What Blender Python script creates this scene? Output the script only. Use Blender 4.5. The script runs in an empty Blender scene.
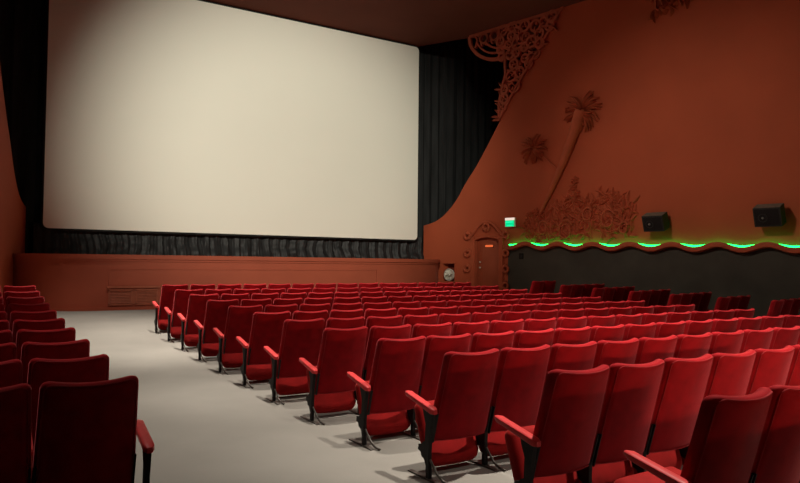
import bpy, bmesh, math, random
from mathutils import Vector, Matrix, noise
random.seed(7)
PI = math.pi
S = bpy.context.scene
C = S.collection

# ------------------------------------------------------------------ materials
def new_mat(name, base, rough=0.6, metal=0.0, sheen=0.0, sheen_tint=None, spec=0.3):
    m = bpy.data.materials.new(name); m.use_nodes = True
    b = m.node_tree.nodes['Principled BSDF']
    b.inputs['Base Color'].default_value = (*base, 1)
    b.inputs['Roughness'].default_value = rough
    b.inputs['Metallic'].default_value = metal
    b.inputs['Specular IOR Level'].default_value = spec
    if sheen:
        b.inputs['Sheen Weight'].default_value = sheen
        b.inputs['Sheen Roughness'].default_value = 0.33
        b.inputs['Sheen Tint'].default_value = (*(sheen_tint or base), 1)
    return m, m.node_tree, b

def vary(nt, b, base, scale, amount, bump=0.0, bscale=None, detail=4, coord='Object', stretch=None):
    """procedural colour variation and bump"""
    tc = nt.nodes.new('ShaderNodeTexCoord'); mp = nt.nodes.new('ShaderNodeMapping')
    nt.links.new(tc.outputs[coord], mp.inputs['Vector'])
    if stretch: mp.inputs['Scale'].default_value = stretch
    n = nt.nodes.new('ShaderNodeTexNoise'); n.inputs['Scale'].default_value = scale; n.inputs['Detail'].default_value = detail
    nt.links.new(mp.outputs['Vector'], n.inputs['Vector'])
    r = nt.nodes.new('ShaderNodeValToRGB')
    r.color_ramp.elements[0].position = .3; r.color_ramp.elements[1].position = .7
    r.color_ramp.elements[0].color = (*[c * (1 - amount) for c in base], 1)
    r.color_ramp.elements[1].color = (*[min(1, c * (1 + amount)) for c in base], 1)
    nt.links.new(n.outputs['Fac'], r.inputs['Fac']); nt.links.new(r.outputs['Color'], b.inputs['Base Color'])
    if bump:
        n2 = nt.nodes.new('ShaderNodeTexNoise'); n2.inputs['Scale'].default_value = bscale or scale * 8; n2.inputs['Detail'].default_value = 5
        nt.links.new(mp.outputs['Vector'], n2.inputs['Vector'])
        bp = nt.nodes.new('ShaderNodeBump'); bp.inputs['Strength'].default_value = bump; bp.inputs['Distance'].default_value = .02
        nt.links.new(n2.outputs['Fac'], bp.inputs['Height']); nt.links.new(bp.outputs['Normal'], b.inputs['Normal'])

def M(name, base, rough=.6, vs=None, va=.15, bump=0, bscale=None, stretch=None, **k):
    m, nt, b = new_mat(name, base, rough, **k)
    if vs: vary(nt, b, base, vs, va, bump, bscale, stretch=stretch)
    return m

def emit(name, col, strength):
    m = bpy.data.materials.new(name); m.use_nodes = True; nt = m.node_tree
    nt.nodes.remove(nt.nodes['Principled BSDF'])
    e = nt.nodes.new('ShaderNodeEmission'); e.inputs['Color'].default_value = (*col, 1); e.inputs['Strength'].default_value = strength
    nt.links.new(e.outputs[0], nt.nodes['Material Output'].inputs['Surface'])
    return m

WALLC = (.42, .086, .036)
velvet = M('red_velvet', (.25, .0030, .0065), .75, vs=9, va=.18, bump=.12, bscale=220, sheen=.75, sheen_tint=(1, .20, .22), spec=.1)
velvet_arm = M('red_vinyl_arm', (.62, .038, .040), .5, vs=14, va=.12, sheen=.3, sheen_tint=(1, .3, .28), spec=.35)
velvet_seat = M('red_cushion_cloth', (.26, .006, .006), .8, vs=12, va=.15, bump=.12, bscale=240, sheen=.3, sheen_tint=(1, .2, .15), spec=.15)
piping_m = M('red_piping', (.27, .004, .008), .7, vs=30, va=.1, sheen=.6, sheen_tint=(1, .25, .25))
iron = M('black_iron', (.008, .006, .006), .6, vs=20, va=.3, spec=.2)
steel = M('worn_steel', (.10, .09, .08), .45, vs=25, va=.3, metal=.6)
wall_m = M('terracotta_plaster', WALLC, .75, vs=.7, va=.07, bump=.08, bscale=14, spec=.2)
relief_m = M('terracotta_relief', WALLC, .7, vs=3, va=.10, bump=.1, bscale=20, spec=.25)
fret_m = M('fretwork_plaster', (.40, .090, .046), .75, vs=3, va=.12, spec=.2)
stage_m = M('stage_paint', (.31, .068, .034), .6, vs=1.2, va=.08, bump=.05, bscale=12, spec=.25)
door_m = M('door_paint', (.38, .082, .036), .55, vs=2, va=.08, spec=.3)
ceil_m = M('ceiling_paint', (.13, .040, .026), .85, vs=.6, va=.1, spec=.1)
dado_m = M('dark_dado_paint', (.060, .056, .046), .8, vs=1.4, va=.18, bump=.08, bscale=22, spec=.15)
floor_m = M('grey_beige_carpet', (.215, .206, .186), .95, vs=1.1, va=.07, bump=.25, bscale=160, spec=.05)
black_cloth = M('black_velour', (.026, .027, .027), .95, vs=5, va=.3, spec=.1, stretch=(1, 1, .15))
skirt_m = M('black_satin_skirt', (.014, .014, .0145), .6, vs=8, va=.35, spec=.35, stretch=(1, 1, .3))
screen_m = M('matt_white_screen', (.80, .79, .70), .95, vs=.5, va=.012, spec=.05)
screen_back = M('black_screen_border', (.006, .006, .006), .8, vs=5, va=.2)
plastic = M('black_speaker_plastic', (.030, .032, .028), .6, vs=18, va=.2, spec=.3)
spk_top = M('pale_speaker_top', (.16, .13, .10), .8, vs=12, va=.2)  # paler brown than the cabinet, for its top face only
cone_m = M('speaker_cone', (.010, .010, .010), .5, vs=20, va=.2)
dome_m = M('speaker_dome', (.45, .42, .38), .3, vs=20, va=.1, metal=.8)
chrome = M('brushed_metal', (.70, .67, .58), .35, vs=24, va=.12, metal=.4)
white_pl = M('white_plastic', (.80, .76, .68), .5, vs=10, va=.05)
fanblade = M('pale_fan_metal', (.80, .77, .66), .4, vs=14, va=.12, metal=.1)
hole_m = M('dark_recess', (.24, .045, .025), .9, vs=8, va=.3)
vent_m = M('stage_vent_paint', (.30, .080, .040), .65, vs=6, va=.15)
led_m = emit('green_led', (.004, 1.0, .085), 9.0)
exit_green = emit('exit_green', (.0, .75, .27), 1.0)
exit_bright = emit('exit_green_bright', (.02, 1.0, .45), 1.0)
exit_white = emit('exit_white', (1.0, .80, .68), .9)
sign_orange = emit('door_sign_orange', (1.0, .17, .05), .8)

# ------------------------------------------------------------------ helpers
def obj(name, bm, mat, parent=None, smooth=True, keep=None):
    me = bpy.data.meshes.new(name)
    bmesh.ops.recalc_face_normals(bm, faces=bm.faces)
    bm.to_mesh(me); bm.free()
    me.materials.append(mat)
    if smooth:
        for p in me.polygons: p.use_smooth = True
        try: me.set_sharp_from_angle(angle=math.radians(38))
        except Exception: pass
    o = bpy.data.objects.new(name, me); C.objects.link(o)
    if parent: o.parent = parent
    return o

def tag(o, label, cat, group=None):
    o['label'] = label; o['category'] = cat
    if group: o['group'] = group
    return o

def thing(name, label, cat, loc=(0, 0, 0), rz=0, group=None):
    o = bpy.data.objects.new(name, None); C.objects.link(o)
    o.empty_display_size = .1
    o.location = loc; o.rotation_euler = (0, 0, rz)
    return tag(o, label, cat, group)

def struct(name, bm, mat, parent=None, smooth=True):
    o = obj(name, bm, mat, parent, smooth)
    o['kind'] = 'structure'
    return o

def prism(bm, pts, to3, d0, d1):
    """polygon (list of 2D) extruded between offsets d0 and d1; to3(a,b,d)->Vector"""
    f = [bm.verts.new(to3(a, b, d0)) for a, b in pts]
    g = [bm.verts.new(to3(a, b, d1)) for a, b in pts]
    n = len(pts)
    bm.faces.new(f); bm.faces.new(g[::-1])
    for i in range(n):
        j = (i + 1) % n
        bm.faces.new((f[j], f[i], g[i], g[j]))

def box(bm, x0, x1, y0, y1, z0, z1):
    prism(bm, [(x0, y0), (x1, y0), (x1, y1), (x0, y1)], lambda a, b, d: Vector((a, b, d)), z0, z1)

def bevel(bm, w, seg=2, ang=30):
    es = [e for e in bm.edges if len(e.link_faces) == 2 and e.calc_face_angle(0) > math.radians(ang)]
    bmesh.ops.bevel(bm, geom=es, offset=w, segments=seg, affect='EDGES', profile=.5, clamp_overlap=True)

def tube(bm, pts, rad, K=8, caps=True, up=None):
    """round tube through 3D points; rad is a number, list or (ra,rb) ellipse list"""
    n = len(pts); pts = [Vector(p) for p in pts]
    rads = rad if isinstance(rad, (list, tuple)) else [rad] * n
    rings = []; u = None
    for i, p in enumerate(pts):
        t = (pts[min(i + 1, n - 1)] - pts[max(i - 1, 0)]).normalized()
        if u is None:
            a = Vector(up) if up else (Vector((0, 0, 1)) if abs(t.z) < .9 else Vector((1, 0, 0)))
            u = (a - t * a.dot(t)).normalized()
        else:
            u = (u - t * u.dot(t)).normalized()
        w = t.cross(u)
        r = rads[i]
        ra, rb = r if isinstance(r, (list, tuple)) else (r, r)
        rings.append([bm.verts.new(p + u * (ra * math.cos(2 * PI * k / K)) + w * (rb * math.sin(2 * PI * k / K))) for k in range(K)])
    for a, b in zip(rings, rings[1:]):
        for k in range(K):
            l = (k + 1) % K
            bm.faces.new((a[k], a[l], b[l], b[k]))
    if caps:
        bm.faces.new(rings[0][::-1]); bm.faces.new(rings[-1])

def closed_tube(bm, pts, rad, K=6):
    n = len(pts); pts = [Vector(p) for p in pts]
    cen = sum(pts, Vector()) / n
    rings = []
    for i, p in enumerate(pts):
        t = (pts[(i + 1) % n] - pts[i - 1]).normalized()
        u = (p - cen); u = (u - t * u.dot(t)).normalized(); w = t.cross(u)
        rings.append([bm.verts.new(p + u * (rad * math.cos(2 * PI * k / K)) + w * (rad * math.sin(2 * PI * k / K))) for k in range(K)])
    for i in range(n):
        a, b = rings[i], rings[(i + 1) % n]
        for k in range(K):
            l = (k + 1) % K
            bm.faces.new((a[k], a[l], b[l], b[k]))

def rrect(hw, hh, rt, rb, na=7, nx=12, nz=10):
    """rounded rectangle, counter-clockwise from bottom-left bottom edge, constant point count"""
    P = []; rt = min(rt, hw * .95, hh * .95); rb = min(rb, hw * .95, hh * .95)
    def arc(cx, cz, r, a0):
        for i in range(na + 1):
            a = a0 + (PI / 2) * i / na
            P.append((cx + r * math.cos(a), cz + r * math.sin(a)))
    def edge(x0, z0, x1, z1, n):
        for i in range(1, n): P.append((x0 + (x1 - x0) * i / n, z0 + (z1 - z0) * i / n))
    arc(-hw + rb, -hh + rb, rb, PI); edge(-hw + rb, -hh, hw - rb, -hh, nx)
    arc(hw - rb, -hh + rb, rb, 1.5 * PI); edge(hw, -hh + rb, hw, hh - rt, nz)
    arc(hw - rt, hh - rt, rt, 0); edge(hw - rt, hh, -hw + rt, hh, nx)
    arc(-hw + rt, hh - rt, rt, .5 * PI); edge(-hw, hh - rt, -hw, -hh + rb, nz)
    return P

def plate(bm, hw, hh, rt, rb, prof, warp):
    """upholstered plate: prof = list of (inset, offset) from rear centre over the rim to the front centre"""
    loops = []
    for d, o in prof:
        P = rrect(hw - d, hh - d, max(rt - d, .012), max(rb - d, .012))
        loops.append([bm.verts.new(warp(x, z, o)) for x, z in P])
    for a, b in zip(loops, loops[1:]):
        n = len(a)
        for i in range(n):
            j = (i + 1) % n
            bm.faces.new((a[i], a[j], b[j], b[i]))
    for L in (loops[0], loops[-1]):
        # close the remaining sliver with mirrored strip
        n = len(L); 
        bm.faces.new(L)

# ------------------------------------------------------------------ the lie of the floor: a shallow dish
def smooth(t):
    t = max(0, min(1, t)); return t * t * (3 - 2 * t)
def floor_z(x, y):
    yy = max(y, 0)
    z = .0035 * (yy - 5.5) ** 2
    if y < 0: z = .0035 * 5.5 ** 2
    return z + .062 * smooth((x - 10.45) / .85)

# ------------------------------------------------------------------ seat parts (local: x across, +y forwards to the stage, origin on the floor under the top of the back)
HW, HH = .238, .3375
def back_warp(x, v, o):
    z = .25 + HH + v
    q = 1 - (x / HW) ** 2
    x *= 1 + .095 * (.5 - .5 * v / HH)
    y = .20 * (.925 - z) / .675 - .052 * q
    if v > 0: z += (.014 - .022 * q) * (v / HH) ** 2
    return Vector((x, y + o, z))
def backrest_bm():
    bm = bmesh.new(); T = .04
    rear = [(.228, -T - .002), (.19, -T - .002), (.14, -T - .001), (.09, -T), (.05, -T), (.034, -T), (.022, -T + .003), (.010, -T + .010), (.003, -T + .020), (0, -T + .032)]
    front = [(0, T - .026), (.004, T - .014), (.013, T - .004), (.03, T + .004), (.06, T + .012), (.11, T + .018), (.17, T + .021), (.228, T + .022)]
    prof = rear + front
    # gathered rim: small scallops round the side band
    def w(x, v, o):
        p = back_warp(x, v, o + T - .0)
        return p
    loops = []
    for d, o in prof:
        P = rrect(HW - d, HH - d, max(.046 - d, .012), max(.03 - d, .012))
        L = []
        for i, (x, v) in enumerate(P):
            s = 1.0
            if d < .011 and -T + .008 < o < T - .003:
                g = .0035 * (1 if i % 2 else -1)
                if abs(x) > HW - .02: x += math.copysign(g, x)
            L.append(bm.verts.new(back_warp(x, v, o + T)))
        loops.append(L)
    for a, b in zip(loops, loops[1:]):
        n = len(a)
        for i in range(n):
            j = (i + 1) % n
            bm.faces.new((a[i], a[j], b[j], b[i]))
    bm.faces.new(loops[0]); bm.faces.new(loops[-1])
    bmesh.ops.triangulate(bm, faces=[f for f in bm.faces if len(f.verts) > 4])
    return bm
def piping_bm():
    bm = bmesh.new()
    P = rrect(HW - .013, HH - .013, .045, .02)
    closed_tube(bm, [back_warp(x, v, .003) for x, v in P], .0034, 6)
    return bm
CT = .052
def cushion_bm(down=False):
    bm = bmesh.new()
    hw, hh = .252, .245
    if not down:
        a = math.radians(20); cy, cz = .352, .268
        def w(x, v, o):
            v2 = v + (.012 * (x / hw) ** 2 if v < 0 else 0)
            o2 = o * (1.0 + .10 * (1 - (x / hw) ** 2))
            return Vector((x, cy + v2 * math.sin(a) + o2 * math.cos(a), cz + v2 * math.cos(a) - o2 * math.sin(a)))
    else:
        a = math.radians(84); cy, cz = .37, .335
        def w(x, v, o):
            o2 = o * (1.0 + .10 * (1 - (x / hw) ** 2))
            return Vector((x, cy + v * math.sin(a) + o2 * math.cos(a), cz + v * math.cos(a) - o2 * math.sin(a)))
    prof = [(.215, -CT - .003), (.16, -CT - .003), (.1, -CT - .002), (.06, -CT + .002), (.035, -CT + .008), (.016, -CT + .020), (.005, -CT + .034), (0, 0),
            (.004, CT - .026), (.014, CT - .012), (.035, CT), (.07, CT + .006), (.13, CT + .009), (.215, CT + .01)]
    plate(bm, hw, hh, .05, .085, prof, w)
    bmesh.ops.triangulate(bm, faces=[f for f in bm.faces if len(f.verts) > 4])
    return bm
def arm_bm(y0=.065):
    bm = bmesh.new(); rings = []
    N = 12; K = 14
    for i in range(N + 1):
        t = i / N
        y = y0 + (.45 - y0) * t
        zc = .505 + .078 * (y - .065) / .385
        e = min(1, min(t, 1 - t) * 9 + .35) ** .6
        hw = .031 * e; hz = .019 * e
        L = []
        for k in range(K):
            a = 2 * PI * k / K
            cx = math.copysign(abs(math.cos(a)) ** .55, math.cos(a)); sz = math.copysign(abs(math.sin(a)) ** .55, math.sin(a))
            L.append(bm.verts.new((hw * cx, y, zc + hz * sz + (.0 if sz > 0 else -.012 * (1 - t)))))
        rings.append(L)
    for a, b in zip(rings, rings[1:]):
        for k in range(K):
            bm.faces.new((a[k], a[(k + 1) % K], b[(k + 1) % K], b[k]))
    bm.faces.new(rings[0][::-1]); bm.faces.new(rings[-1])
    return bm
def leg_bm():
    bm = bmesh.new()
    pts = [(.128, 0), (.132, .20), (.122, .33), (.105, .42), (.092, .487), (.21, .515), (.20, .47), (.172, .40), (.178, .275), (.205, .262),
           (.222, .245), (.262, .235), (.268, .195), (.235, .185), (.222, .155), (.188, .142), (.166, .10), (.162, 0)]
    prism(bm, pts, lambda a, b, d: Vector((d, a, b)), -.015, .015)
    bevel(bm, .004, 1)
    return bm
def foot_bm():
    bm = bmesh.new()
    prism(bm, [(-.005, 0), (.40, 0), (.40, .008), (.2, .014), (.05, .014), (-.005, .006)], lambda a, b, d: Vector((d, a, b)), -.018, .018)
    tube(bm, [(.0, .13, .15), (.012, .10, .10), (.022, .065, .05), (.034, .015, .018), (.045, -.045, .008)], [(.010, .007)] * 5, 8)
    return bm
def bracket_bm(s):
    bm = bmesh.new()
    pts = [(.185, .25), (.225, .25), (.20, .38), (.155, .47), (.12, .47), (.135, .42)]
    x0, x1 = sorted((s * .245, s * .254))
    prism(bm, pts, lambda a, b, d: Vector((d, a, b)), x0, x1)
    bevel(bm, .002, 1)
    return bm

GAP = .295        # armrest axis beside the seat centre
ME = {}
def mesh_of(key, bm, mat):
    o = obj(key, bm, mat); me = o.data; bpy.data.objects.remove(o); ME[key] = me
mesh_of('backrest', backrest_bm(), velvet); mesh_of('piping', piping_bm(), piping_m)
mesh_of('seat_cushion', cushion_bm(), velvet_seat); mesh_of('cushion_down', cushion_bm(True), velvet_seat)
mesh_of('armrest', arm_bm(), velvet_arm); mesh_of('armrest_short', arm_bm(.20), velvet_arm); mesh_of('leg', leg_bm(), iron); mesh_of('foot', foot_bm(), steel)
mesh_of('bracket_left', bracket_bm(-1), iron); mesh_of('bracket_right', bracket_bm(1), iron)

def child(name, key, parent, x=0):
    o = bpy.data.objects.new(name, ME[key]); C.objects.link(o); o.parent = parent; o.location = (x, 0, 0)
    return o
def standard(parent, x, end=False):
    a = child('armrest', 'armrest' if end else 'armrest_short', parent, x)
    l = child('leg', 'leg', parent, x)
    if not end: l.location.y = .055
    f = child('foot', 'foot', l, 0)
    f['label'] = 'worn bare metal foot bar'
def make_seat(x, y, z, rz, label, group, left=True, right=False, down=False, lend=False, rend=False):
    t = thing('cinema_chair', label, 'chair', (x, y, z), rz, group)
    b = child('backrest', 'backrest', t); child('piping', 'piping', b)
    child('seat_cushion', 'cushion_down' if down else 'seat_cushion', t)
    child('bracket', 'bracket_left', t); child('bracket', 'bracket_right', t)
    if left: standard(t, -.315 if lend else -.283, lend)
    if right: standard(t, .315 if rend else .265, rend)
    return t

# ------------------------------------------------------------------ camera
CZ = 1.57; FPX = 667.86; YAW = .55342; PIT = .033444; ROLL = .009981
cam = bpy.data.cameras.new('camera'); cam.sensor_width = 36; cam.lens = 36 * FPX / 800; cam.clip_start = .05
co = bpy.data.objects.new('camera', cam); C.objects.link(co); S.camera = co
fw = Vector((math.sin(YAW) * math.cos(PIT), math.cos(YAW) * math.cos(PIT), math.sin(PIT)))
rt = Vector((math.cos(YAW), -math.sin(YAW), 0)); up = rt.cross(fw)
cr, sr = math.cos(ROLL), math.sin(ROLL)
r2 = rt * cr + up * sr; u2 = up * cr - rt * sr
mw = Matrix.Identity(4)
for i in range(3):
    mw[i][0] = r2[i]; mw[i][1] = u2[i]; mw[i][2] = -fw[i]; mw[i][3] = (0, 0, CZ)[i]
co.matrix_world = mw
def px(p):
    d = Vector(p) - Vector((0, 0, CZ)); z = d.dot(fw)
    if z < .2: return None
    return 400 + FPX * d.dot(r2) / z, 241.5 - FPX * d.dot(u2) / z
def in_frame(x, y, z, hw=.25, ca=1, sa=0):
    for sx in (-hw - .06, 0, hw + .06):
        for h in (.05, .5, .92):
            q = px((x + sx * ca, y + sx * sa, z + h))
            if q and -2 < q[0] < 802 and -2 < q[1] < 485: return True
    return False

# ------------------------------------------------------------------ seats
ORD = ['first', 'second', 'third', 'fourth', 'fifth', 'sixth', 'seventh', 'eighth', 'ninth', 'tenth', 'eleventh', 'twelfth', 'thirteenth', 'fourteenth']
ROWY = [13.137, 12.092, 11.111, 10.065, 9.024, 8.004, 6.994, 5.963, 4.936, 3.895, 2.855, 1.846, .83]
for r, Y in enumerate(ROWY):
    for c in range(14):
        X = 2.8456 + .242 + .53 * c + (.025 if (r, c) == (8, 0) else -.012 if r == 9 else 0)
        z = floor_z(min(X, 10.3), Y)
        if r < 12 and not in_frame(X, Y, z): continue
        if r == 11 and c > 2: continue
        if r == 12 and c > 3: continue      # the row behind, which shades the nearest backs
        down = (r == 11 and c == 0)
        row = ('front row by the stage' if r == 0 else ORD[r] + ' row from the stage')
        if c == 0: lab = 'red plush aisle-end chair of the centre block, ' + row
        elif c == 13: lab = 'red plush chair at the centre block far end, ' + row
        else: lab = 'red plush centre block chair, %s from the aisle, %s' % (ORD[c], row)
        if down: lab = 'red plush aisle-end chair with its cushion folded down, twelfth row from the stage'
        make_seat(X, Y, z, 0, lab, 'red cinema chairs of the centre block', True, c == 13 or (r == 11 and c == 2) or (r == 12 and c == 3), down, c == 0, c == 13)
for r, Y in enumerate(ROWY[:10]):
    for c in range(4):
        X = .735 - .242 - .522 * c
        z = floor_z(X, Y)
        if not in_frame(X, Y, z): continue
        row = ('front row' if r == 0 else 'rearmost row' if r == 9 else ORD[r] + ' row from the stage')
        lab = 'dark red chair across the aisle, on its edge, ' + row if c == 0 else 'dark red chair across the aisle, %s in from it, %s' % (ORD[c], row)
        make_seat(X, Y, z, 0, lab, 'dark red cinema chairs across the aisle', True, c == 0, False, False, c == 0)
SIDE = [(12.40, 2, 13), (11.40, 4, 14), (10.43, 4, 15), (9.43, 4, 15), (8.46, 4, 13.5), (7.50, 3, 12), (6.53, 4, 12), (5.55, 4, 12)]
for r, (Y, n, ang) in enumerate(SIDE):
    a = math.radians(ang)
    for c in range(n):
        d = .25 + .53 * c
        X = 11.5 + (.10, .08, .10, .11, .13, .22, .30, .30)[r] + d * math.cos(a); y = Y + d * math.sin(a)
        z = floor_z(11.5, Y)
        if r == 0: z += .02
        if not in_frame(X, y, z, .25, math.cos(a), math.sin(a)): continue
        w = 'inner end' if c == 0 else 'wall end' if c == n - 1 else ORD[c] + ' chair'
        row = 'front row' if r == 0 else ORD[r] + ' row from the stage'
        make_seat(X, y, z, a, 'angled chair by the dark wall, %s, %s' % (w, row),
                  'angled chairs along the dark wall', True, c == n - 1, False, c == 0, c == n - 1)

# ------------------------------------------------------------------ floor, ceiling
bm = bmesh.new()
xs = [-6 + i * .5 for i in range(32)] + [10 + i * .1 for i in range(15)] + [11.5 + i * .5 for i in range(16)]
ys = [-6 + i * .5 for i in range(12)] + [i * .25 for i in range(80)]
grid = [[bm.verts.new((x, y, floor_z(x, y))) for y in ys] for x in xs]
for i in range(len(xs) - 1):
    for j in range(len(ys) - 1):
        bm.faces.new((grid[i][j], grid[i + 1][j], grid[i + 1][j + 1], grid[i][j + 1]))
struct('floor', bm, floor_m)
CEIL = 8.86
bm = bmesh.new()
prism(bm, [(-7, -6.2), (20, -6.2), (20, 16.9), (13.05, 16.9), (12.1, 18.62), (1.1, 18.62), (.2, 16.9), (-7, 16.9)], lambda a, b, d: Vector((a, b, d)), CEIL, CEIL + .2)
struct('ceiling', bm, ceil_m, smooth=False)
bm = bmesh.new(); box(bm, -9, 22, 16.5, 20.2, CEIL + 1.2, CEIL + 1.4); struct('ceiling_stage', bm, screen_back, smooth=False)

# ------------------------------------------------------------------ side walls (splayed), shared wall coordinates: s along, z up, o out into the room
A = math.radians(13)
def WR(s, z, o=0):
    return Vector((12.5 + s * math.sin(A) - o * math.cos(A), 18.5 - s * math.cos(A) - o * math.sin(A), z))
XC = 6.62
def WL(s, z, o=0):
    p = WR(s, z, o); return Vector((2 * XC - p.x, p.y, p.z))
EDGE = [(-.17, 1.2), (-.17, 2.86), (.35, 2.98), (.78, 3.20), (1.25, 3.62), (1.66, 4.17), (2.05, 4.62), (2.50, 5.24), (2.98, 5.94), (3.70, 6.94), (4.40, 7.80), (5.24, CEIL + .05)]
def edge_smooth(P):
    out = []
    for i in range(len(P) - 1):
        p0, p1, p2, p3 = P[max(i - 1, 0)], P[i], P[i + 1], P[min(i + 2, len(P) - 1)]
        for k in range(6):
            t = k / 6
            out.append(tuple(.5 * (2 * p1[j] + (p2[j] - p0[j]) * t + (2 * p0[j] - 5 * p1[j] + 4 * p2[j] - p3[j]) * t * t + (3 * p1[j] - p0[j] - 3 * p2[j] + p3[j]) * t ** 3) for j in (0, 1)))
    return out + [P[-1]]
E2 = [EDGE[0]] + edge_smooth(EDGE[1:])
SEND = 25.2
NI = (.70, 1.22, 1.02, 1.60)        # niche s0,s1,z0,z1
D0, D1, DT = 2.055, 2.985, 2.40     # door opening
def zat(s):
    for (a, b), (c, d) in zip(E2[1:], E2[2:]):
        if a <= s <= c and c > a: return b + (d - b) * (s - a) / (c - a)
nm = (NI[0] + NI[1]) / 2
left = [(-.17, -.2), (nm, -.2), (nm, NI[2]), (NI[0], NI[2]), (NI[0], NI[3]), (nm, NI[3]), (nm, zat(nm))] + [p for p in E2[::-1] if p[0] < nm - .01]
arch = [(D1 - (D1 - D0) * t, DT - .10 + .10 * math.sin(PI * t) ** .7) for t in [i / 12 for i in range(13)]]
right = [(nm, -.2), (D0, -.2)] + arch[::-1] + [(D1, -.2), (SEND, -.2), (SEND, CEIL + .05)] + [p for p in E2[::-1] if p[0] > nm + .01] + [(nm, zat(nm)), (nm, NI[3]), (NI[1], NI[3]), (NI[1], NI[2]), (nm, NI[2])]
bm = bmesh.new(); prism(bm, left, WR, 0, -.28); prism(bm, right, WR, 0, -.28)
struct('wall_right', bm, wall_m, smooth=False)
bm = bmesh.new()
prism(bm, [(-.17, -.2), (SEND, -.2), (SEND, CEIL + .05)] + E2[::-1][:-1], WL, 0, -.28)
struct('wall_left', bm, wall_m, smooth=False)
bm = bmesh.new(); box(bm, -7, 20, -6.2, -6, -.2, CEIL + .1); struct('wall_back', bm, wall_m, smooth=False)
bm = bmesh.new(); box(bm, -9, 22, 20.0, 20.2, -.2, CEIL + 1.3); struct('wall_front', bm, screen_back, smooth=False)

# ------------------------------------------------------------------ stage
ST = 1.69
def stage_front():
    P = []
    # left curl from the wall to the straight front
    for i in range(15):
        a = PI + (PI / 2) * i / 14
        P.append((2.10 + 1.62 * math.cos(a), 17.75 + 1.13 * math.sin(a)))
    for i in range(1, 12): P.append((2.10 + (9.55 - 2.10) * i / 12, 16.62))
    for i in range(17):
        a = 1.5 * PI + (PI / 2) * i / 16
        P.append((9.55 + 3.02 * math.cos(a), 18.22 + 1.60 * math.sin(a)))
    return P
SF = stage_front()
def nrm(P, i):
    a = Vector(P[max(i - 1, 0)]); b = Vector(P[min(i + 1, len(P) - 1)]); t = (b - a).normalized()
    return Vector((t.y, -t.x))
def off(P, d, i0=0, i1=None):
    i1 = len(P) if i1 is None else i1
    return [tuple(Vector(P[i]) + nrm(P, i) * d) for i in range(i0, i1)]
XYZ = lambda a, b, d: Vector((a, b, d))
bm = bmesh.new()
prism(bm, SF + [(13.2, 20), (-.2, 20)], XYZ, -.2, ST)
stage = struct('stage', bm, stage_m)
def band(P, z0, z1, d):
    bm = bmesh.new(); o = off(P, d)
    prism(bm, o + [tuple(p) for p in off(P, -.01)][::-1], XYZ, z0, z1)
    return bm
obj('lip_moulding', band(SF, ST - .075, ST + .03, .06), stage_m, stage)
obj('cove_moulding', band(SF, ST - .13, ST - .075, .025), stage_m, stage)
i0, i1 = 15, len(SF) - 17
mid = [(2.42, 16.62)] + [p for p in SF if 2.5 < p[0] < 9.5 and p[1] < 16.63] + [(9.50, 16.62)]
obj('panel_moulding', band(mid, 1.375, 1.405, .018), stage_m, stage)
b = bmesh.new(); box(b, 2.395, 2.43, 16.60, 16.63, .40, 1.405); obj('panel_moulding', b, stage_m, stage)
b = bmesh.new(); box(b, 9.485, 9.52, 16.60, 16.63, .40, 1.405); obj('panel_moulding', b, stage_m, stage)
obj('base_moulding', band(SF, .3, .505, .03), stage_m, stage)
# louvred vent low on the stage front
vent = thing('vent_grille', 'brown double louvred vent grille low on the stage front', 'vent', (2.95, 16.605, .56))
b = bmesh.new()
for x0, x1 in ((-.56, -.03), (.03, .54)):
    for (u0, u1, z0, z1) in ((x0, x1, -.015, .02), (x0, x1, .32, .36), (x0, x0 + .035, 0, .34), (x1 - .035, x1, 0, .34)):
        box(b, u0, u1, -.02, .008, z0, z1)
obj('frame', b, vent_m, vent, smooth=False)
b = bmesh.new(); box(b, -.54, .52, .004, .012, 0, .34); obj('backing', b, vent_m, vent, smooth=False)
for x0, x1 in ((-.525, -.065), (.065, .505)):
    b = bmesh.new()
    for k in range(8):
        z = .035 + k * .036
        prism(b, [(-.012, z), (.004, z + .022), (.004, z + .028), (-.012, z + .006)], lambda a, c, d: Vector((d, a, c)), x0, x1)
    obj('louvres', b, vent_m, vent, smooth=False)
b = bmesh.new(); box(b, -.60, .58, -.035, .0, .385, .43); obj('drip_moulding', b, vent_m, vent, smooth=False)

# ------------------------------------------------------------------ screen, curtains
SY = 18.5; SX0, SX1, SZ0, SZ1 = 1.145, 12.10, 2.365, 8.80
scr = thing('cinema_screen', 'large blank white cinema screen with rounded corners above the stage', 'screen', ((SX0 + SX1) / 2, SY, SZ0))
P = [(x + 0, z + (SZ1 - SZ0) / 2) for x, z in rrect((SX1 - SX0) / 2, (SZ1 - SZ0) / 2, .13, .13)]
b = bmesh.new(); prism(b, P, lambda a, c, d: Vector((a, d, c)), 0, .03); obj('screen_surface', b, screen_m, scr, smooth=False)
P2 = [(x, z + (SZ1 - SZ0) / 2) for x, z in rrect((SX1 - SX0) / 2 + .05, (SZ1 - SZ0) / 2 + .05, .17, .17)]
b = bmesh.new(); prism(b, P2, lambda a, c, d: Vector((a, d, c)), .031, .09); f = obj('backing_frame', b, screen_back, scr, smooth=False)
f['label'] = 'black border behind the white surface'

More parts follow.
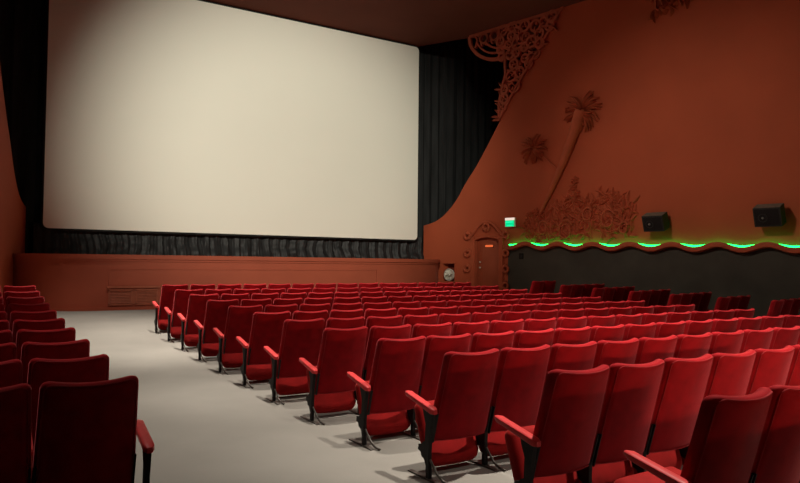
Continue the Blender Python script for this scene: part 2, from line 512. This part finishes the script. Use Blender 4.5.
def curtain(x0, x1, y, z0, z1, amp, wl, n_per=8, seed=1, ruff=0.0, vz=10):
    bm = bmesh.new(); n = int((x1 - x0) / wl * n_per); cols = []
    for i in range(n + 1):
        x = x0 + (x1 - x0) * i / n; col = []
        for j in range(vz + 1):
            t = j / vz; z = z0 + (z1 - z0) * t
            ph = 2 * PI * x / wl + 2.2 * noise.noise((x * .7 + seed, t * (1.5 if ruff else .35), seed))
            a = amp * (.65 + .5 * noise.noise((x * 1.3, seed, t * .6)))
            yy = y - a * math.sin(ph) - .35 * a * math.sin(2.7 * ph + 1)
            if ruff: yy -= ruff * (1 - t) ** 2 * (.7 + .6 * noise.noise((x * 2.1, t * 3, seed))) + .03 * noise.noise((x * 5, t * 6, 3.3))
            col.append(bm.verts.new((x, yy, z)))
        cols.append(col)
    for a, c in zip(cols, cols[1:]):
        for j in range(vz): bm.faces.new((a[j], c[j], c[j + 1], a[j + 1]))
    return bm
def thick(o, t):
    m = o.modifiers.new('thickness', 'SOLIDIFY'); m.thickness = t; m.offset = 1
tag(obj('stage_curtain', curtain(11.9, 18.8, 19.15, ST + .02, CEIL + 1.1, .07, .34, seed=2), black_cloth), 'tall black pleated curtain hanging right of the screen', 'curtain', 'black stage curtains')
thick(C.objects['stage_curtain'], .01)
o = tag(obj('stage_curtain', curtain(-5.6, 1.5, 19.15, ST + .02, CEIL + 1.1, .07, .34, seed=5), black_cloth), 'tall black pleated curtain hanging left of the screen', 'curtain', 'black stage curtains'); thick(o, .01)
o = tag(obj('backdrop_cloth', curtain(1.45, 11.95, 19.3, ST + .02, CEIL + 1.1, .03, .5, n_per=6, seed=9), black_cloth), 'plain black backdrop cloth hanging behind the white screen', 'curtain'); thick(o, .01)
o = tag(obj('screen_skirt', curtain(.95, 12.45, 18.74, ST + .02, 2.50, .05, .30, n_per=12, seed=4, ruff=.22, vz=16), skirt_m), 'gathered black cloth skirt bunched on the stage under the screen', 'curtain'); thick(o, .006)

# ------------------------------------------------------------------ fretwork in the corner between wall edge and ceiling
def ribbon(bm, pts, w, o0=-.02, o1=.07, closed=False):
    """flat bar of width w following 2D wall points"""
    n = len(pts); a, b2 = [], []
    for i in range(n):
        p = Vector(pts[i])
        q0 = Vector(pts[i - 1]) if (i or closed) else p
        q1 = Vector(pts[(i + 1) % n]) if (i < n - 1 or closed) else p
        t = (q1 - q0).normalized(); m = Vector((-t.y, t.x)) * (w / 2 if not callable(w) else w(i / (n - 1)) / 2)
        a.append(p + m); b2.append(p - m)
    V = [[bm.verts.new(WR(q.x, q.y, o)) for q in L] for L, o in ((a, o0), (a, o1), (b2, o1), (b2, o0))]
    rng = range(n) if closed else range(n - 1)
    for i in rng:
        j = (i + 1) % n
        for k in range(4):
            l = (k + 1) % 4
            bm.faces.new((V[k][i], V[k][j], V[l][j], V[l][i]))
    if not closed:
        bm.faces.new([V[k][0] for k in range(4)]); bm.faces.new([V[k][-1] for k in (3, 2, 1, 0)])
def ring2(bm, s, z, r, w, o0=-.02, o1=.07, e=1.0, n=18):
    ribbon(bm, [(s + r * math.cos(2 * PI * i / n), z + r * e * math.sin(2 * PI * i / n)) for i in range(n)], w, o0, o1, True)
def leaf(bm, s, z, ang, L, w, bend=.3, o=.02, h=.05, n=7, W=WR):
    """curved pointed leaf with a raised midrib standing off the wall"""
    rows = []
    p = Vector((s, z)); a = ang
    for i in range(n + 1):
        t = i / n
        ww = w * (math.sin(PI * (t * .93 + .05)) ** .8) * .5
        nx, nz = -math.sin(a), math.cos(a)
        oo = o + h * (.25 + .75 * math.sin(PI * min(1, t)))
        lo = oo - h * .9 - .008
        rows.append([bm.verts.new(W(p.x + nx * ww, p.y + nz * ww, lo)), bm.verts.new(W(p.x + nx * ww * .8, p.y + nz * ww * .8, oo - h * .55)), bm.verts.new(W(p.x, p.y, oo)),
                     bm.verts.new(W(p.x - nx * ww * .8, p.y - nz * ww * .8, oo - h * .55)), bm.verts.new(W(p.x - nx * ww, p.y - nz * ww, lo))])
        p = p + Vector((math.cos(a), math.sin(a))) * (L / n); a += bend / n
    for r0, r1 in zip(rows, rows[1:]):
        for k in range(4): bm.faces.new((r0[k], r0[k + 1], r1[k + 1], r1[k]))
    for r in (rows[0], rows[-1]): bm.faces.new(r)

fr = thing('corner_fretwork', 'carved openwork fretwork hanging in the corner between curtain, ceiling and right wall', 'fretwork', WR(3.6, 7.5))
fr_inv = Matrix.Translation(-WR(3.6, 7.5))
def frpart(name, bm):
    bm.transform(fr_inv); return obj(name, bm, fret_m, fr)
b = bmesh.new()
bowl = [(1.80, 8.80), (1.84, 8.55), (1.98, 8.32), (2.25, 8.08), (2.65, 7.90), (3.18, 7.84)]
inner_edge = [(3.20, 7.84), (3.19, 7.6), (3.20, 7.3), (3.10, 7.0), (3.02, 6.7), (2.97, 6.4), (2.98, 5.98)]
ribbon(b, edge_smooth(bowl), .10); ribbon(b, edge_smooth(inner_edge), .07)
ribbon(b, [(p[0] - .03, p[1] + .02) for p in E2 if p[0] > 2.95], .07)
ribbon(b, [(1.8, CEIL - .06), (5.15, CEIL - .06)], .09)
frpart('border', b)
b = bmesh.new()
ribbon(b, edge_smooth([(2.10, 8.55), (2.3, 8.30), (2.65, 8.10), (3.2, 8.02)]), .055)
ribbon(b, edge_smooth([(2.45, 8.50), (2.62, 8.32), (2.9, 8.20), (3.25, 8.15)]), .06)
for s in (2.18, 2.58):
    ribbon(b, [(s - .16, 8.80), (s - .05, 8.62), (s - .13, 8.38)], .06); ribbon(b, [(s + .16, 8.80), (s + .05, 8.62), (s + .13, 8.38)], .06)
for s in (2.38, 2.80): ring2(b, s, 8.62, .15, .06)
frpart('bowl_tracery', b)
def in_fret(s, z, m=.06):
    if z > CEIL - m: return False
    # right of the inner edge / bowl, left of the wall's edge
    for (a, c), (d, e) in zip(E2, E2[1:]):
        if c <= z <= e and e > c:
            sr_ = a + (d - a) * (z - c) / (e - c)
            break
    else: return False
    if s > sr_ - m: return False
    IE = (bowl + inner_edge)
    for (a, c), (d, e) in zip(IE, IE[1:]):
        if e <= z <= c and c > e:
            sl = a + (d - a) * (z - c) / (e - c); break
    else: return False
    return s > sl + m
b = bmesh.new(); random.seed(3)
centres = []
for _ in range(4000):
    s, z = random.uniform(3.0, 5.2), random.uniform(6.1, 8.8)
    r = random.uniform(.11, .19)
    if in_fret(s, z, r * .75) and all((s - a) ** 2 + (z - c) ** 2 > (r + q) ** 2 * .82 for a, c, q in centres):
        centres.append((s, z, r))
for s, z, r in centres:
    ring2(b, s, z, r, .075, -.02, random.uniform(.05, .09))
    k = random.randint(2, 3); a0 = random.random() * 6
    for i in range(k):
        a = a0 + 2 * PI * i / k
        ribbon(b, [(s + r * .15 * math.cos(a), z + r * .15 * math.sin(a)), (s + r * math.cos(a + .5), z + r * math.sin(a + .5))], .05)
frpart('scroll_lattice', b)
b = bmesh.new(); n = 0
for _ in range(1500):
    s, z = random.uniform(2.9, 5.0), random.uniform(6.0, 8.75)
    if z < 8.5 and in_fret(s, z, .05) and n < 34:
        n += 1; leaf(b, s, z, random.uniform(0, 2 * PI), random.uniform(.18, .34), random.uniform(.06, .10), random.uniform(-1.5, 1.5), .03, .07, 6)
for z in [5.95 + .09 * i for i in range(12)]:
    leaf(b, 3.02 + (z - 5.95) * .12, z, random.uniform(1.9, 2.9), random.uniform(.25, .42), .085, random.uniform(-.9, .9), .02, .07, 6)
frpart('leaves', b)

# ------------------------------------------------------------------ dado, wavy rail, LED strip along the right wall
RS0 = 3.32; RS1 = 16.5
def rail_z(s):
    return 2.125 - .0185 * (s - 4.5) + .062 * math.cos(2 * PI * (s - 5.08) / 1.07)
def led_z(s):
    return 2.125 - .0185 * (s - 4.5) + .050 + .030 * math.cos(2 * PI * (s - 5.08) / 1.07)
N = 330
ss = [RS0 + (RS1 - RS0) * i / N for i in range(N + 1)]
bm = bmesh.new()
prism(bm, [(RS0, -.1), (SEND, -.1), (SEND, 1.85)] + [(s, rail_z(s)) for s in ss[::-1]], WR, .0, .03)
struct('trim_1', bm, dado_m, smooth=False)
bm = bmesh.new(); rings = []
sec = [(.0, -.075), (.10, -.075), (.135, -.055), (.145, 0), (.135, .048), (.118, .062), (.098, .055), (.095, .0), (.03, -.02), (.0, -.02)]
for s in ss:
    rings.append([bm.verts.new(WR(s, rail_z(s) + v, .028 + u)) for u, v in sec])
for a, c in zip(rings, rings[1:]):
    for k in range(len(sec)):
        l = (k + 1) % len(sec)
        bm.faces.new((a[k], c[k], c[l], a[l]))
bm.faces.new(rings[0]); bm.faces.new(rings[-1][::-1])
struct('trim_2', bm, relief_m)
bm = bmesh.new()
tube(bm, [WR(s, led_z(s), .072) for s in ss[2:-2]], .020, 8)
tag(obj('led_strip', bm, led_m), 'glowing green LED light strip running behind the wavy rail on the right wall', 'light strip')
# small dark outlet plate on the dado
t = thing('wall_outlet', 'small black square outlet plate on the dark dado beside the door surround', 'outlet', WR(3.80, 1.83, .03), -(PI / 2 + A) )
def wallpart(t, name, bm, mat, s, z, **k):
    """bm given in wall coordinates relative to (s,z): x=along wall, y=out, z=up"""
    o = obj(name, bm, mat, t, **k); return o
t.rotation_euler = (0, 0, 0)
def wall_matrix():
    # columns: along, out, up
    m = Matrix.Identity(4)
    al = Vector((math.sin(A), -math.cos(A), 0)); ou = Vector((-math.cos(A), -math.sin(A), 0))
    for i in range(3): m[i][0] = al[i]; m[i][1] = ou[i]; m[i][2] = (0, 0, 1)[i]
    return m
WM = wall_matrix()
WROT = WM.to_euler()     # along x out is left-handed or right-handed: check below
HAND = 1 if WM.to_3x3().determinant() > 0 else -1
def wp(t, name, bm, mat, **k):
    bm.transform(WM); return obj(name, bm, mat, t, **k)
def wthing(name, label, cat, s, z, o=0, group=None):
    return thing(name, label, cat, WR(s, z, o), 0, group)
b = bmesh.new(); box(b, -.075, .075, 0, .012, -.085, .085); bevel(b, .004, 1); wp(t, 'plate', b, iron)
b = bmesh.new(); box(b, -.04, .04, .012, .018, -.045, .045); bevel(b, .002, 1); wp(t, 'socket', b, cone_m)

# ------------------------------------------------------------------ door with its scrolled surround
FZ = floor_z(12.9, 16.0)
door = bpy.data.objects.new('door_1', None); C.objects.link(door); door.location = WR((D0 + D1) / 2, FZ, -.12); door['kind'] = 'structure'
dw = (D1 - D0) / 2; dh = DT - FZ
dpts = [(-dw, 0), (dw, 0)] + [(dw - 2 * dw * t, dh - .10 + .10 * math.sin(PI * t) ** .7 if 0 < t < 1 else dh - .10) for t in [i / 12 for i in range(13)]]
b = bmesh.new(); prism(b, dpts, lambda a, c, d: Vector((a, d, c)), -.05, 0); wp(door, 'door_panel', b, door_m, smooth=False)
b = bmesh.new()
for x0, x1, z0, z1 in ((-dw + .12, dw - .12, .2, .24), (-dw + .12, dw - .12, 1.70, 1.74), (-dw + .12, -dw + .15, .2, 1.74), (dw - .15, dw - .12, .2, 1.74)):
    box(b, x0, x1, 0, .012, z0, z1)
wp(door, 'panel_moulding', b, door_m, smooth=False)
b = bmesh.new(); box(b, -dw, -dw + .05, 0, .12, 0, dh - .1); box(b, dw - .05, dw, 0, .12, 0, dh - .1); wp(door, 'frame', b, door_m, smooth=False)
for z in (1.03, 1.20):
    b = bmesh.new(); bmesh.ops.create_uvsphere(b, u_segments=14, v_segments=10, radius=.032); b.transform(Matrix.Translation((-dw + .13, .05, z)))
    tube(b, [(-dw + .13, 0, z), (-dw + .13, .05, z)], .014, 8); wp(door, 'knob', b, chrome)
sg = wthing('door_sign', 'small glowing orange sign plate high on the door', 'sign', (D0 + D1) / 2, FZ + 1.70, -.105)
b = bmesh.new(); box(b, -.16, .16, -.012, .012, -.045, .045); bevel(b, .006, 1); wp(sg, 'housing', b, iron)
b = bmesh.new(); box(b, -.148, .148, .0122, .016, -.035, .035); wp(sg, 'lit_face', b, sign_orange, smooth=False)

sur = bpy.data.objects.new('trim_3', None); C.objects.link(sur); sur.location = WR((D0 + D1) / 2, FZ, 0); sur['kind'] = 'structure'
S0, S1 = 1.72, 3.32
hw = (S1 - S0) / 2
def cw(x): return x - (D0 + D1) / 2
b = bmesh.new()
for a_, c_ in ((1.90, 2.03), (3.01, 3.14)):
    prism(b, [(cw(a_), 0), (cw(c_), 0), (cw(c_), 1.98), (cw(a_), 1.98)], lambda a, c, d: Vector((a, d, c)), 0, .06)
bevel(b, .012, 2); wp(sur, 'pilaster', b, relief_m)
b = bmesh.new()
archc = [(-.66, 1.95), (-.58, 2.03), (-.50, 2.10), (-.36, 2.26), (-.22, 2.37), (-.08, 2.42), (0, 2.43), (.08, 2.42), (.22, 2.37), (.36, 2.26), (.50, 2.10), (.58, 2.03), (.66, 1.98)]
tube(b, [(x, .05, z) for x, z in edge_smooth(archc)], .045, 8); 
# inner bead round the opening
inn = [(-dw - .03, 0), (-dw - .03, dh - .10)] + [(-dw - .03 + (2 * dw + .06) * i / 12, dh - .08 + .11 * math.sin(PI * i / 12) ** .7) for i in range(1, 12)] + [(dw + .03, dh - .10), (dw + .03, 0)]
tube(b, [(x, .03, z) for x, z in inn], .030, 8)
wp(sur, 'arched_moulding', b, relief_m)
def curl(cx, cz, r, start=0, turns=1.15, th=.045):
    b = bmesh.new(); pts = []; rad = []
    n = 30
    for i in range(n + 1):
        t = i / n; a = start + 2 * PI * turns * t; rr = r * (1 - .35 * t)
        pts.append((cx + rr * math.cos(a), .06 + .05 * t, cz + rr * math.sin(a))); rad.append(th * (1 - .3 * t))
    tube(b, pts, rad, 8)
    wp(sur, 'scroll_boss', b, relief_m)
for z in (2.02, 1.48, 1.00, .50):
    curl(-.74, z, .115, PI * .5, -1.15); curl(.74 + .02, z, .115, PI * .5, 1.15)
curl(0, 2.27, .12, -PI * .5, 1.2)

# ------------------------------------------------------------------ exit sign, fan in its niche
ex = wthing('exit_sign', 'lit green emergency exit sign with white top above the door surround corner', 'sign', 3.45, 2.68, .08)
b = bmesh.new(); box(b, -.175, .175, -.02, .045, .02, .29); bevel(b, .008, 2); wp(ex, 'housing', b, white_pl)
b = bmesh.new(); box(b, -.17, .17, .046, .052, .215, .287); wp(ex, 'white_header', b, exit_white, smooth=False)
b = bmesh.new(); box(b, -.158, .158, .046, .052, .028, .212); wp(ex, 'green_panel', b, exit_green, smooth=False)
b = bmesh.new(); box(b, -.14, .11, .052, .055, .135, .185); box(b, -.10, .10, .052, .055, .05, .08); wp(ex, 'bright_bars', b, exit_bright, smooth=False)

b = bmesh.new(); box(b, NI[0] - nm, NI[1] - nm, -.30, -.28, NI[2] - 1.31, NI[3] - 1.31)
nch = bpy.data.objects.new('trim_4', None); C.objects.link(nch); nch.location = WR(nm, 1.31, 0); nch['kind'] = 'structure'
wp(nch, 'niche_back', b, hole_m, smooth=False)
b = bmesh.new()
for x0, x1, z0, z1 in ((-.29, .29, .285, .32), (-.29, .29, -.32, -.285), (-.29, -.262, -.3, .3), (.262, .29, -.3, .3)): box(b, x0, x1, 0, .025, z0, z1)
wp(nch, 'niche_frame', b, relief_m, smooth=False)
fan = wthing('ventilation_fan', 'round pale metal fan set in a square niche beside the stage', 'fan', nm + .05, 1.235, .05)
b = bmesh.new(); n = 28
closed_tube(b, [(.185 * math.cos(2 * PI * i / n), .0, .185 * math.sin(2 * PI * i / n)) for i in range(n)], .022, 8); wp(fan, 'rim', b, chrome)
for k in range(7):
    b = bmesh.new(); a0 = 2 * PI * k / 7 + .3; rows = []
    for i in range(6):
        r = .03 + .145 * i / 5; wd = .28 + .14 * i / 5
        rows.append([b.verts.new((r * math.cos(a0 + wd * (u - .5) * 2), .03 * (u - .5) * 2 - .01 + o, r * math.sin(a0 + wd * (u - .5) * 2))) for u, o in ((0, 0), (.25, 0), (.5, 0), (.75, 0), (1, 0), (1, -.006), (.5, -.006), (0, -.006))])
    for r0, r1 in zip(rows, rows[1:]):
        for q in range(8): b.faces.new((r0[q], r0[(q + 1) % 8], r1[(q + 1) % 8], r1[q]))
    b.faces.new(rows[0]); b.faces.new(rows[-1])
    wp(fan, 'blade', b, fanblade)
b = bmesh.new(); prism(b, [(.18 * math.cos(2 * PI * i / 28), .18 * math.sin(2 * PI * i / 28)) for i in range(28)], lambda a, c, d: Vector((a, d, c)), -.075, -.06); wp(fan, 'back_plate', b, fanblade)
b = bmesh.new(); bmesh.ops.create_uvsphere(b, u_segments=16, v_segments=10, radius=.045); b.transform(Matrix.Scale(.6, 4, (0, 1, 0))); wp(fan, 'hub', b, chrome)
b = bmesh.new(); tube(b, [(0, -.28, 0), (0, -.02, 0)], .03, 10); 
for a in (0, PI / 2, PI, 1.5 * PI): tube(b, [(.02 * math.cos(a), -.03, .02 * math.sin(a)), (.19 * math.cos(a), -.015, .19 * math.sin(a))], .008, 6)
wp(fan, 'mount', b, iron)

# ------------------------------------------------------------------ wall reliefs: palms and jungle plants
def palm(name, label, base, top, r0, r1, bend, fronds, fl, cat='wall relief'):
    t = wthing(name, label, cat, base[0], base[1])
    inv = Matrix.Translation(-WR(base[0], base[1]))
    b = bmesh.new(); pts, rad = [], []
    n = 26
    d = Vector(top) - Vector(base); pr = Vector((-d.y, d.x)).normalized()
    for i in range(n + 1):
        u = i / n
        p = Vector(base) + d * u + pr * (bend * math.sin(PI * u))
        r = r0 + (r1 - r0) * u; r *= 1 + (.07 if i % 2 else 0)
        pts.append(WR(p.x, p.y, .02 + r * .5)); rad.append(r)
    tube(b, pts, rad, 10); b.transform(inv); obj('trunk', b, relief_m, t)
    b = bmesh.new()
    for i in range(fronds):
        a = 2 * PI * i / fronds + random.uniform(-.15, .15)
        L = fl * random.uniform(.75, 1.1)
        droop = -math.copysign(1.0, math.cos(a)) * random.uniform(.5, 1.3)
        leaf(b, top[0] + .08 * math.cos(a), top[1] + .08 * math.sin(a), a, L, fl * .12, droop, .05 + .09 * random.random(), .05, 9)
    for i in range(fronds // 2):
        a = random.uniform(PI * 1.05, PI * 1.95)
        leaf(b, top[0], top[1] - .05, a, fl * random.uniform(.5, .85), fl * .12, random.uniform(-.5, .5), .15, .05, 8)
    b.transform(inv); obj('fronds', b, relief_m, t)
random.seed(11)
palm('palm_relief', 'large leaning palm tree relief with a thick trunk on the right wall', (4.45, 3.05), (5.80, 5.80), .04, .17, -.08, 34, .52)
palm('palm_relief', 'small palm tree relief with a thin trunk left of the large palm', (5.15, 4.15), (4.26, 4.95), .022, .030, .0, 22, .42)

fol = wthing('foliage_relief', 'jungle plant relief of leaves and scrolls above the wavy rail', 'wall relief', 5.4, 2.4)
inv = Matrix.Translation(-WR(5.4, 2.4)); random.seed(21)
def top_at(s):
    return 2.9 + .75 * math.exp(-((s - 5.6) / 1.1) ** 2) + .45 * smooth((s - 6.0) / .6) * (1 - .2 * smooth((s - 7.2) / .3)) + .12 * noise.noise((s * 2, 0, 5))
b = bmesh.new()
for i in range(430):
    s = random.uniform(3.95, 7.25); z = random.uniform(2.25, max(2.4, top_at(s) - .22))
    a = random.gauss(PI / 2, .8)
    leaf(b, s, z, a, random.uniform(.14, .40), random.uniform(.05, .11), random.uniform(-1.6, 1.6), random.uniform(.0, .02), random.uniform(.03, .06), 7)
b.transform(inv); obj('leaves', b, relief_m, fol)
for s, z, r in ((5.28, 2.55, .30), (5.95, 2.95, .2), (6.55, 2.80, .27), (4.55, 2.62, .22), (7.0, 2.55, .17)):
    b = bmesh.new(); pts = []; rad = []
    for i in range(40):
        t = i / 39; a = .5 + 2 * PI * 1.4 * t; rr = r * (1 - .55 * t)
        pts.append(WR(s + rr * math.cos(a) * .8, z + rr * math.sin(a), .05)); rad.append(.030 * (1 - .4 * t))
    tube(b, pts, rad, 7)
    b.transform(inv); obj('scroll', b, relief_m, fol)
for s, z in ((5.55, 3.92), (5.50, 3.72), (5.60, 3.55), (5.53, 3.38), (4.05, 3.0), (3.98, 2.8), (4.02, 2.58), (4.3, 3.1), (4.36, 2.9)):
    b = bmesh.new()
    for k in range(6):
        a = 2 * PI * k / 6 + s
        leaf(b, s, z, a, .13, .08, .5, .03, .05, 5)
    b.transform(inv); obj('flower', b, relief_m, fol)

orn = wthing('carved_ornament', 'dark carved leaf ornament high on the right wall at the top of the picture', 'wall relief', 8.3, 8.2)
inv = Matrix.Translation(-WR(8.3, 8.2)); random.seed(31)
b = bmesh.new()
for i in range(60):
    s = random.uniform(7.8, 8.85); z = random.uniform(8.0 - .0 + .0 * s, 8.7)
    z = max(z, 7.98 + .25 * (s - 7.85))
    leaf(b, s, z, random.uniform(PI * 1.2, PI * 1.8), random.uniform(.2, .32), random.uniform(.06, .1), random.uniform(-1, 1), .02, .12, 6)
b.transform(inv); obj('leaves', b, relief_m, orn)
b = bmesh.new(); ribbon(b, [(7.8, 8.75), (8.9, 8.75)], .08); ribbon(b, [(7.82, 8.75), (7.86, 8.0)], .06)
b.transform(inv); obj('frame', b, relief_m, orn)

# ------------------------------------------------------------------ wall speakers
def speaker(label, s, z, w, h, dp=.32, yawd=0):
    t = wthing('wall_speaker', label, 'speaker', s, z, .0, 'black speakers on the right wall')
    R = WM @ Matrix.Translation((0, .24, 0)) @ Matrix.Rotation(math.radians(yawd) * 1.0, 4, 'Z') @ Matrix.Rotation(math.radians(-20), 4, 'X')
    def put(name, b, mat, **k):
        b.transform(R); return obj(name, b, mat, t, **k)
    b = bmesh.new()
    prism(b, [(-w / 2, -dp / 2), (w / 2, -dp / 2), (w / 2, dp / 2), (-w / 2, dp / 2)], XYZ, -h / 2, h / 2); bevel(b, .012, 2); put('cabinet', b, plastic)
    b = bmesh.new(); box(b, -w / 2 + .01, w / 2 - .01, -dp / 2 + .01, dp / 2 - .01, h / 2 + .0005, h / 2 + .006); put('pale_top', b, spk_top, smooth=False)  # thin paler sheet over the cabinet top
    b = bmesh.new(); box(b, -w / 2 + .03, w / 2 - .03, dp / 2 + .0005, dp / 2 + .008, -h / 2 + .03, h / 2 - .03); bevel(b, .004, 1); put('grille', b, cone_m)
    b = bmesh.new(); bmesh.ops.create_uvsphere(b, u_segments=18, v_segments=10, radius=.026); b.transform(Matrix.Translation((-w * .16, dp / 2 + .012, -.01))); put('tweeter', b, dome_m)
    b = bmesh.new(); closed_tube(b, [(-w * .16 + .09 * math.cos(a * PI / 10), dp / 2 + .010, -.01 + .09 * math.sin(a * PI / 10)) for a in range(20)], .008, 6); put('cone_ring', b, plastic)
    b = bmesh.new(); box(b, -.06, .06, 0, .03, -.14, .14); tube(b, [(0, .02, -.02), (0, .16, 0)], .025, 8); b.transform(WM); obj('bracket', b, iron, t)
speaker('black tilted box speaker at the right end of the foliage relief', 7.93, 2.67, .52, .40)
speaker('black tilted box speaker alone above the wavy rail near the right edge', 10.50, 2.72, .55, .43)

# ------------------------------------------------------------------ light
def spot(name, loc, target, energy, size, blend, radius, col=(1, .86, .68)):
    l = bpy.data.lights.new(name, 'SPOT'); l.energy = energy; l.spot_size = math.radians(size); l.spot_blend = blend
    l.shadow_soft_size = radius; l.color = col
    o = bpy.data.objects.new(name, l); C.objects.link(o); o.location = loc
    o.rotation_euler = (Vector(target) - Vector(loc)).to_track_quat('-Z', 'Y').to_euler()
    return o
DL = (1, .90, .78)
LAMPS = [(x, y, e, 46) for y, e in ((6.3, 2700), (9.3, 3000), (12.3, 3200)) for x in (3.5, 6.3, 9.1)]
LAMPS += [(5.7, 3.2, 6200, 60), (9.8, 4.0, 3400, 52), (1.9, 13.4, 3600, 54), (-.1, 6.6, 1200, 54)]
for x, y, e, sz in LAMPS:
    spot('ceiling_downlight', (x, y, 8.7), (x, y, 0), e, sz, .9, .10, DL)
spot('wall_fill', (6.2, 9.5, 7.2), (14.4, 9.6, 2.3), 820, 84, 1.0, .3, (1, .86, .70))  # unseen lamp added in mid-air to brighten the right wall
spot('screen_light', (1.2, 0.0, 8.3), (7.8, 18.5, 4.3), 11800, 41, .9, .25, (1, .96, .81))
al = bpy.data.lights.new('rear_light', 'AREA'); al.shape = 'RECTANGLE'; al.size = 1.0; al.size_y = .05; al.energy = 24; al.color = (1, .60, .38); al.spread = math.radians(60)
o = bpy.data.objects.new('rear_light', al); C.objects.link(o); o.location = (4.7, -2.5, 1.75)
o.rotation_euler = (Vector((5.4, 3.5, .9)) - Vector(o.location)).to_track_quat('-Z', 'Y').to_euler()
spot('rear_downlight', (5.0, -1.5, 8.4), (5.0, 4.3, .6), 1000, 36, .9, .12, DL)
w = bpy.data.worlds.new('world'); S.world = w; w.use_nodes = True
w.node_tree.nodes['Background'].inputs['Color'].default_value = (1, .8, .65, 1)
w.node_tree.nodes['Background'].inputs['Strength'].default_value = .0

S.view_settings.view_transform = 'Standard'; S.view_settings.look = 'None'
S.view_settings.exposure = 0; S.view_settings.gamma = 1
try: S.view_settings.use_curve_mapping = False
except Exception: pass
S.cycles.max_bounces = 6; S.cycles.diffuse_bounces = 4
S.cycles.use_denoising = True
S.cycles.sample_clamp_indirect = 4
bpy.context.view_layer.update()
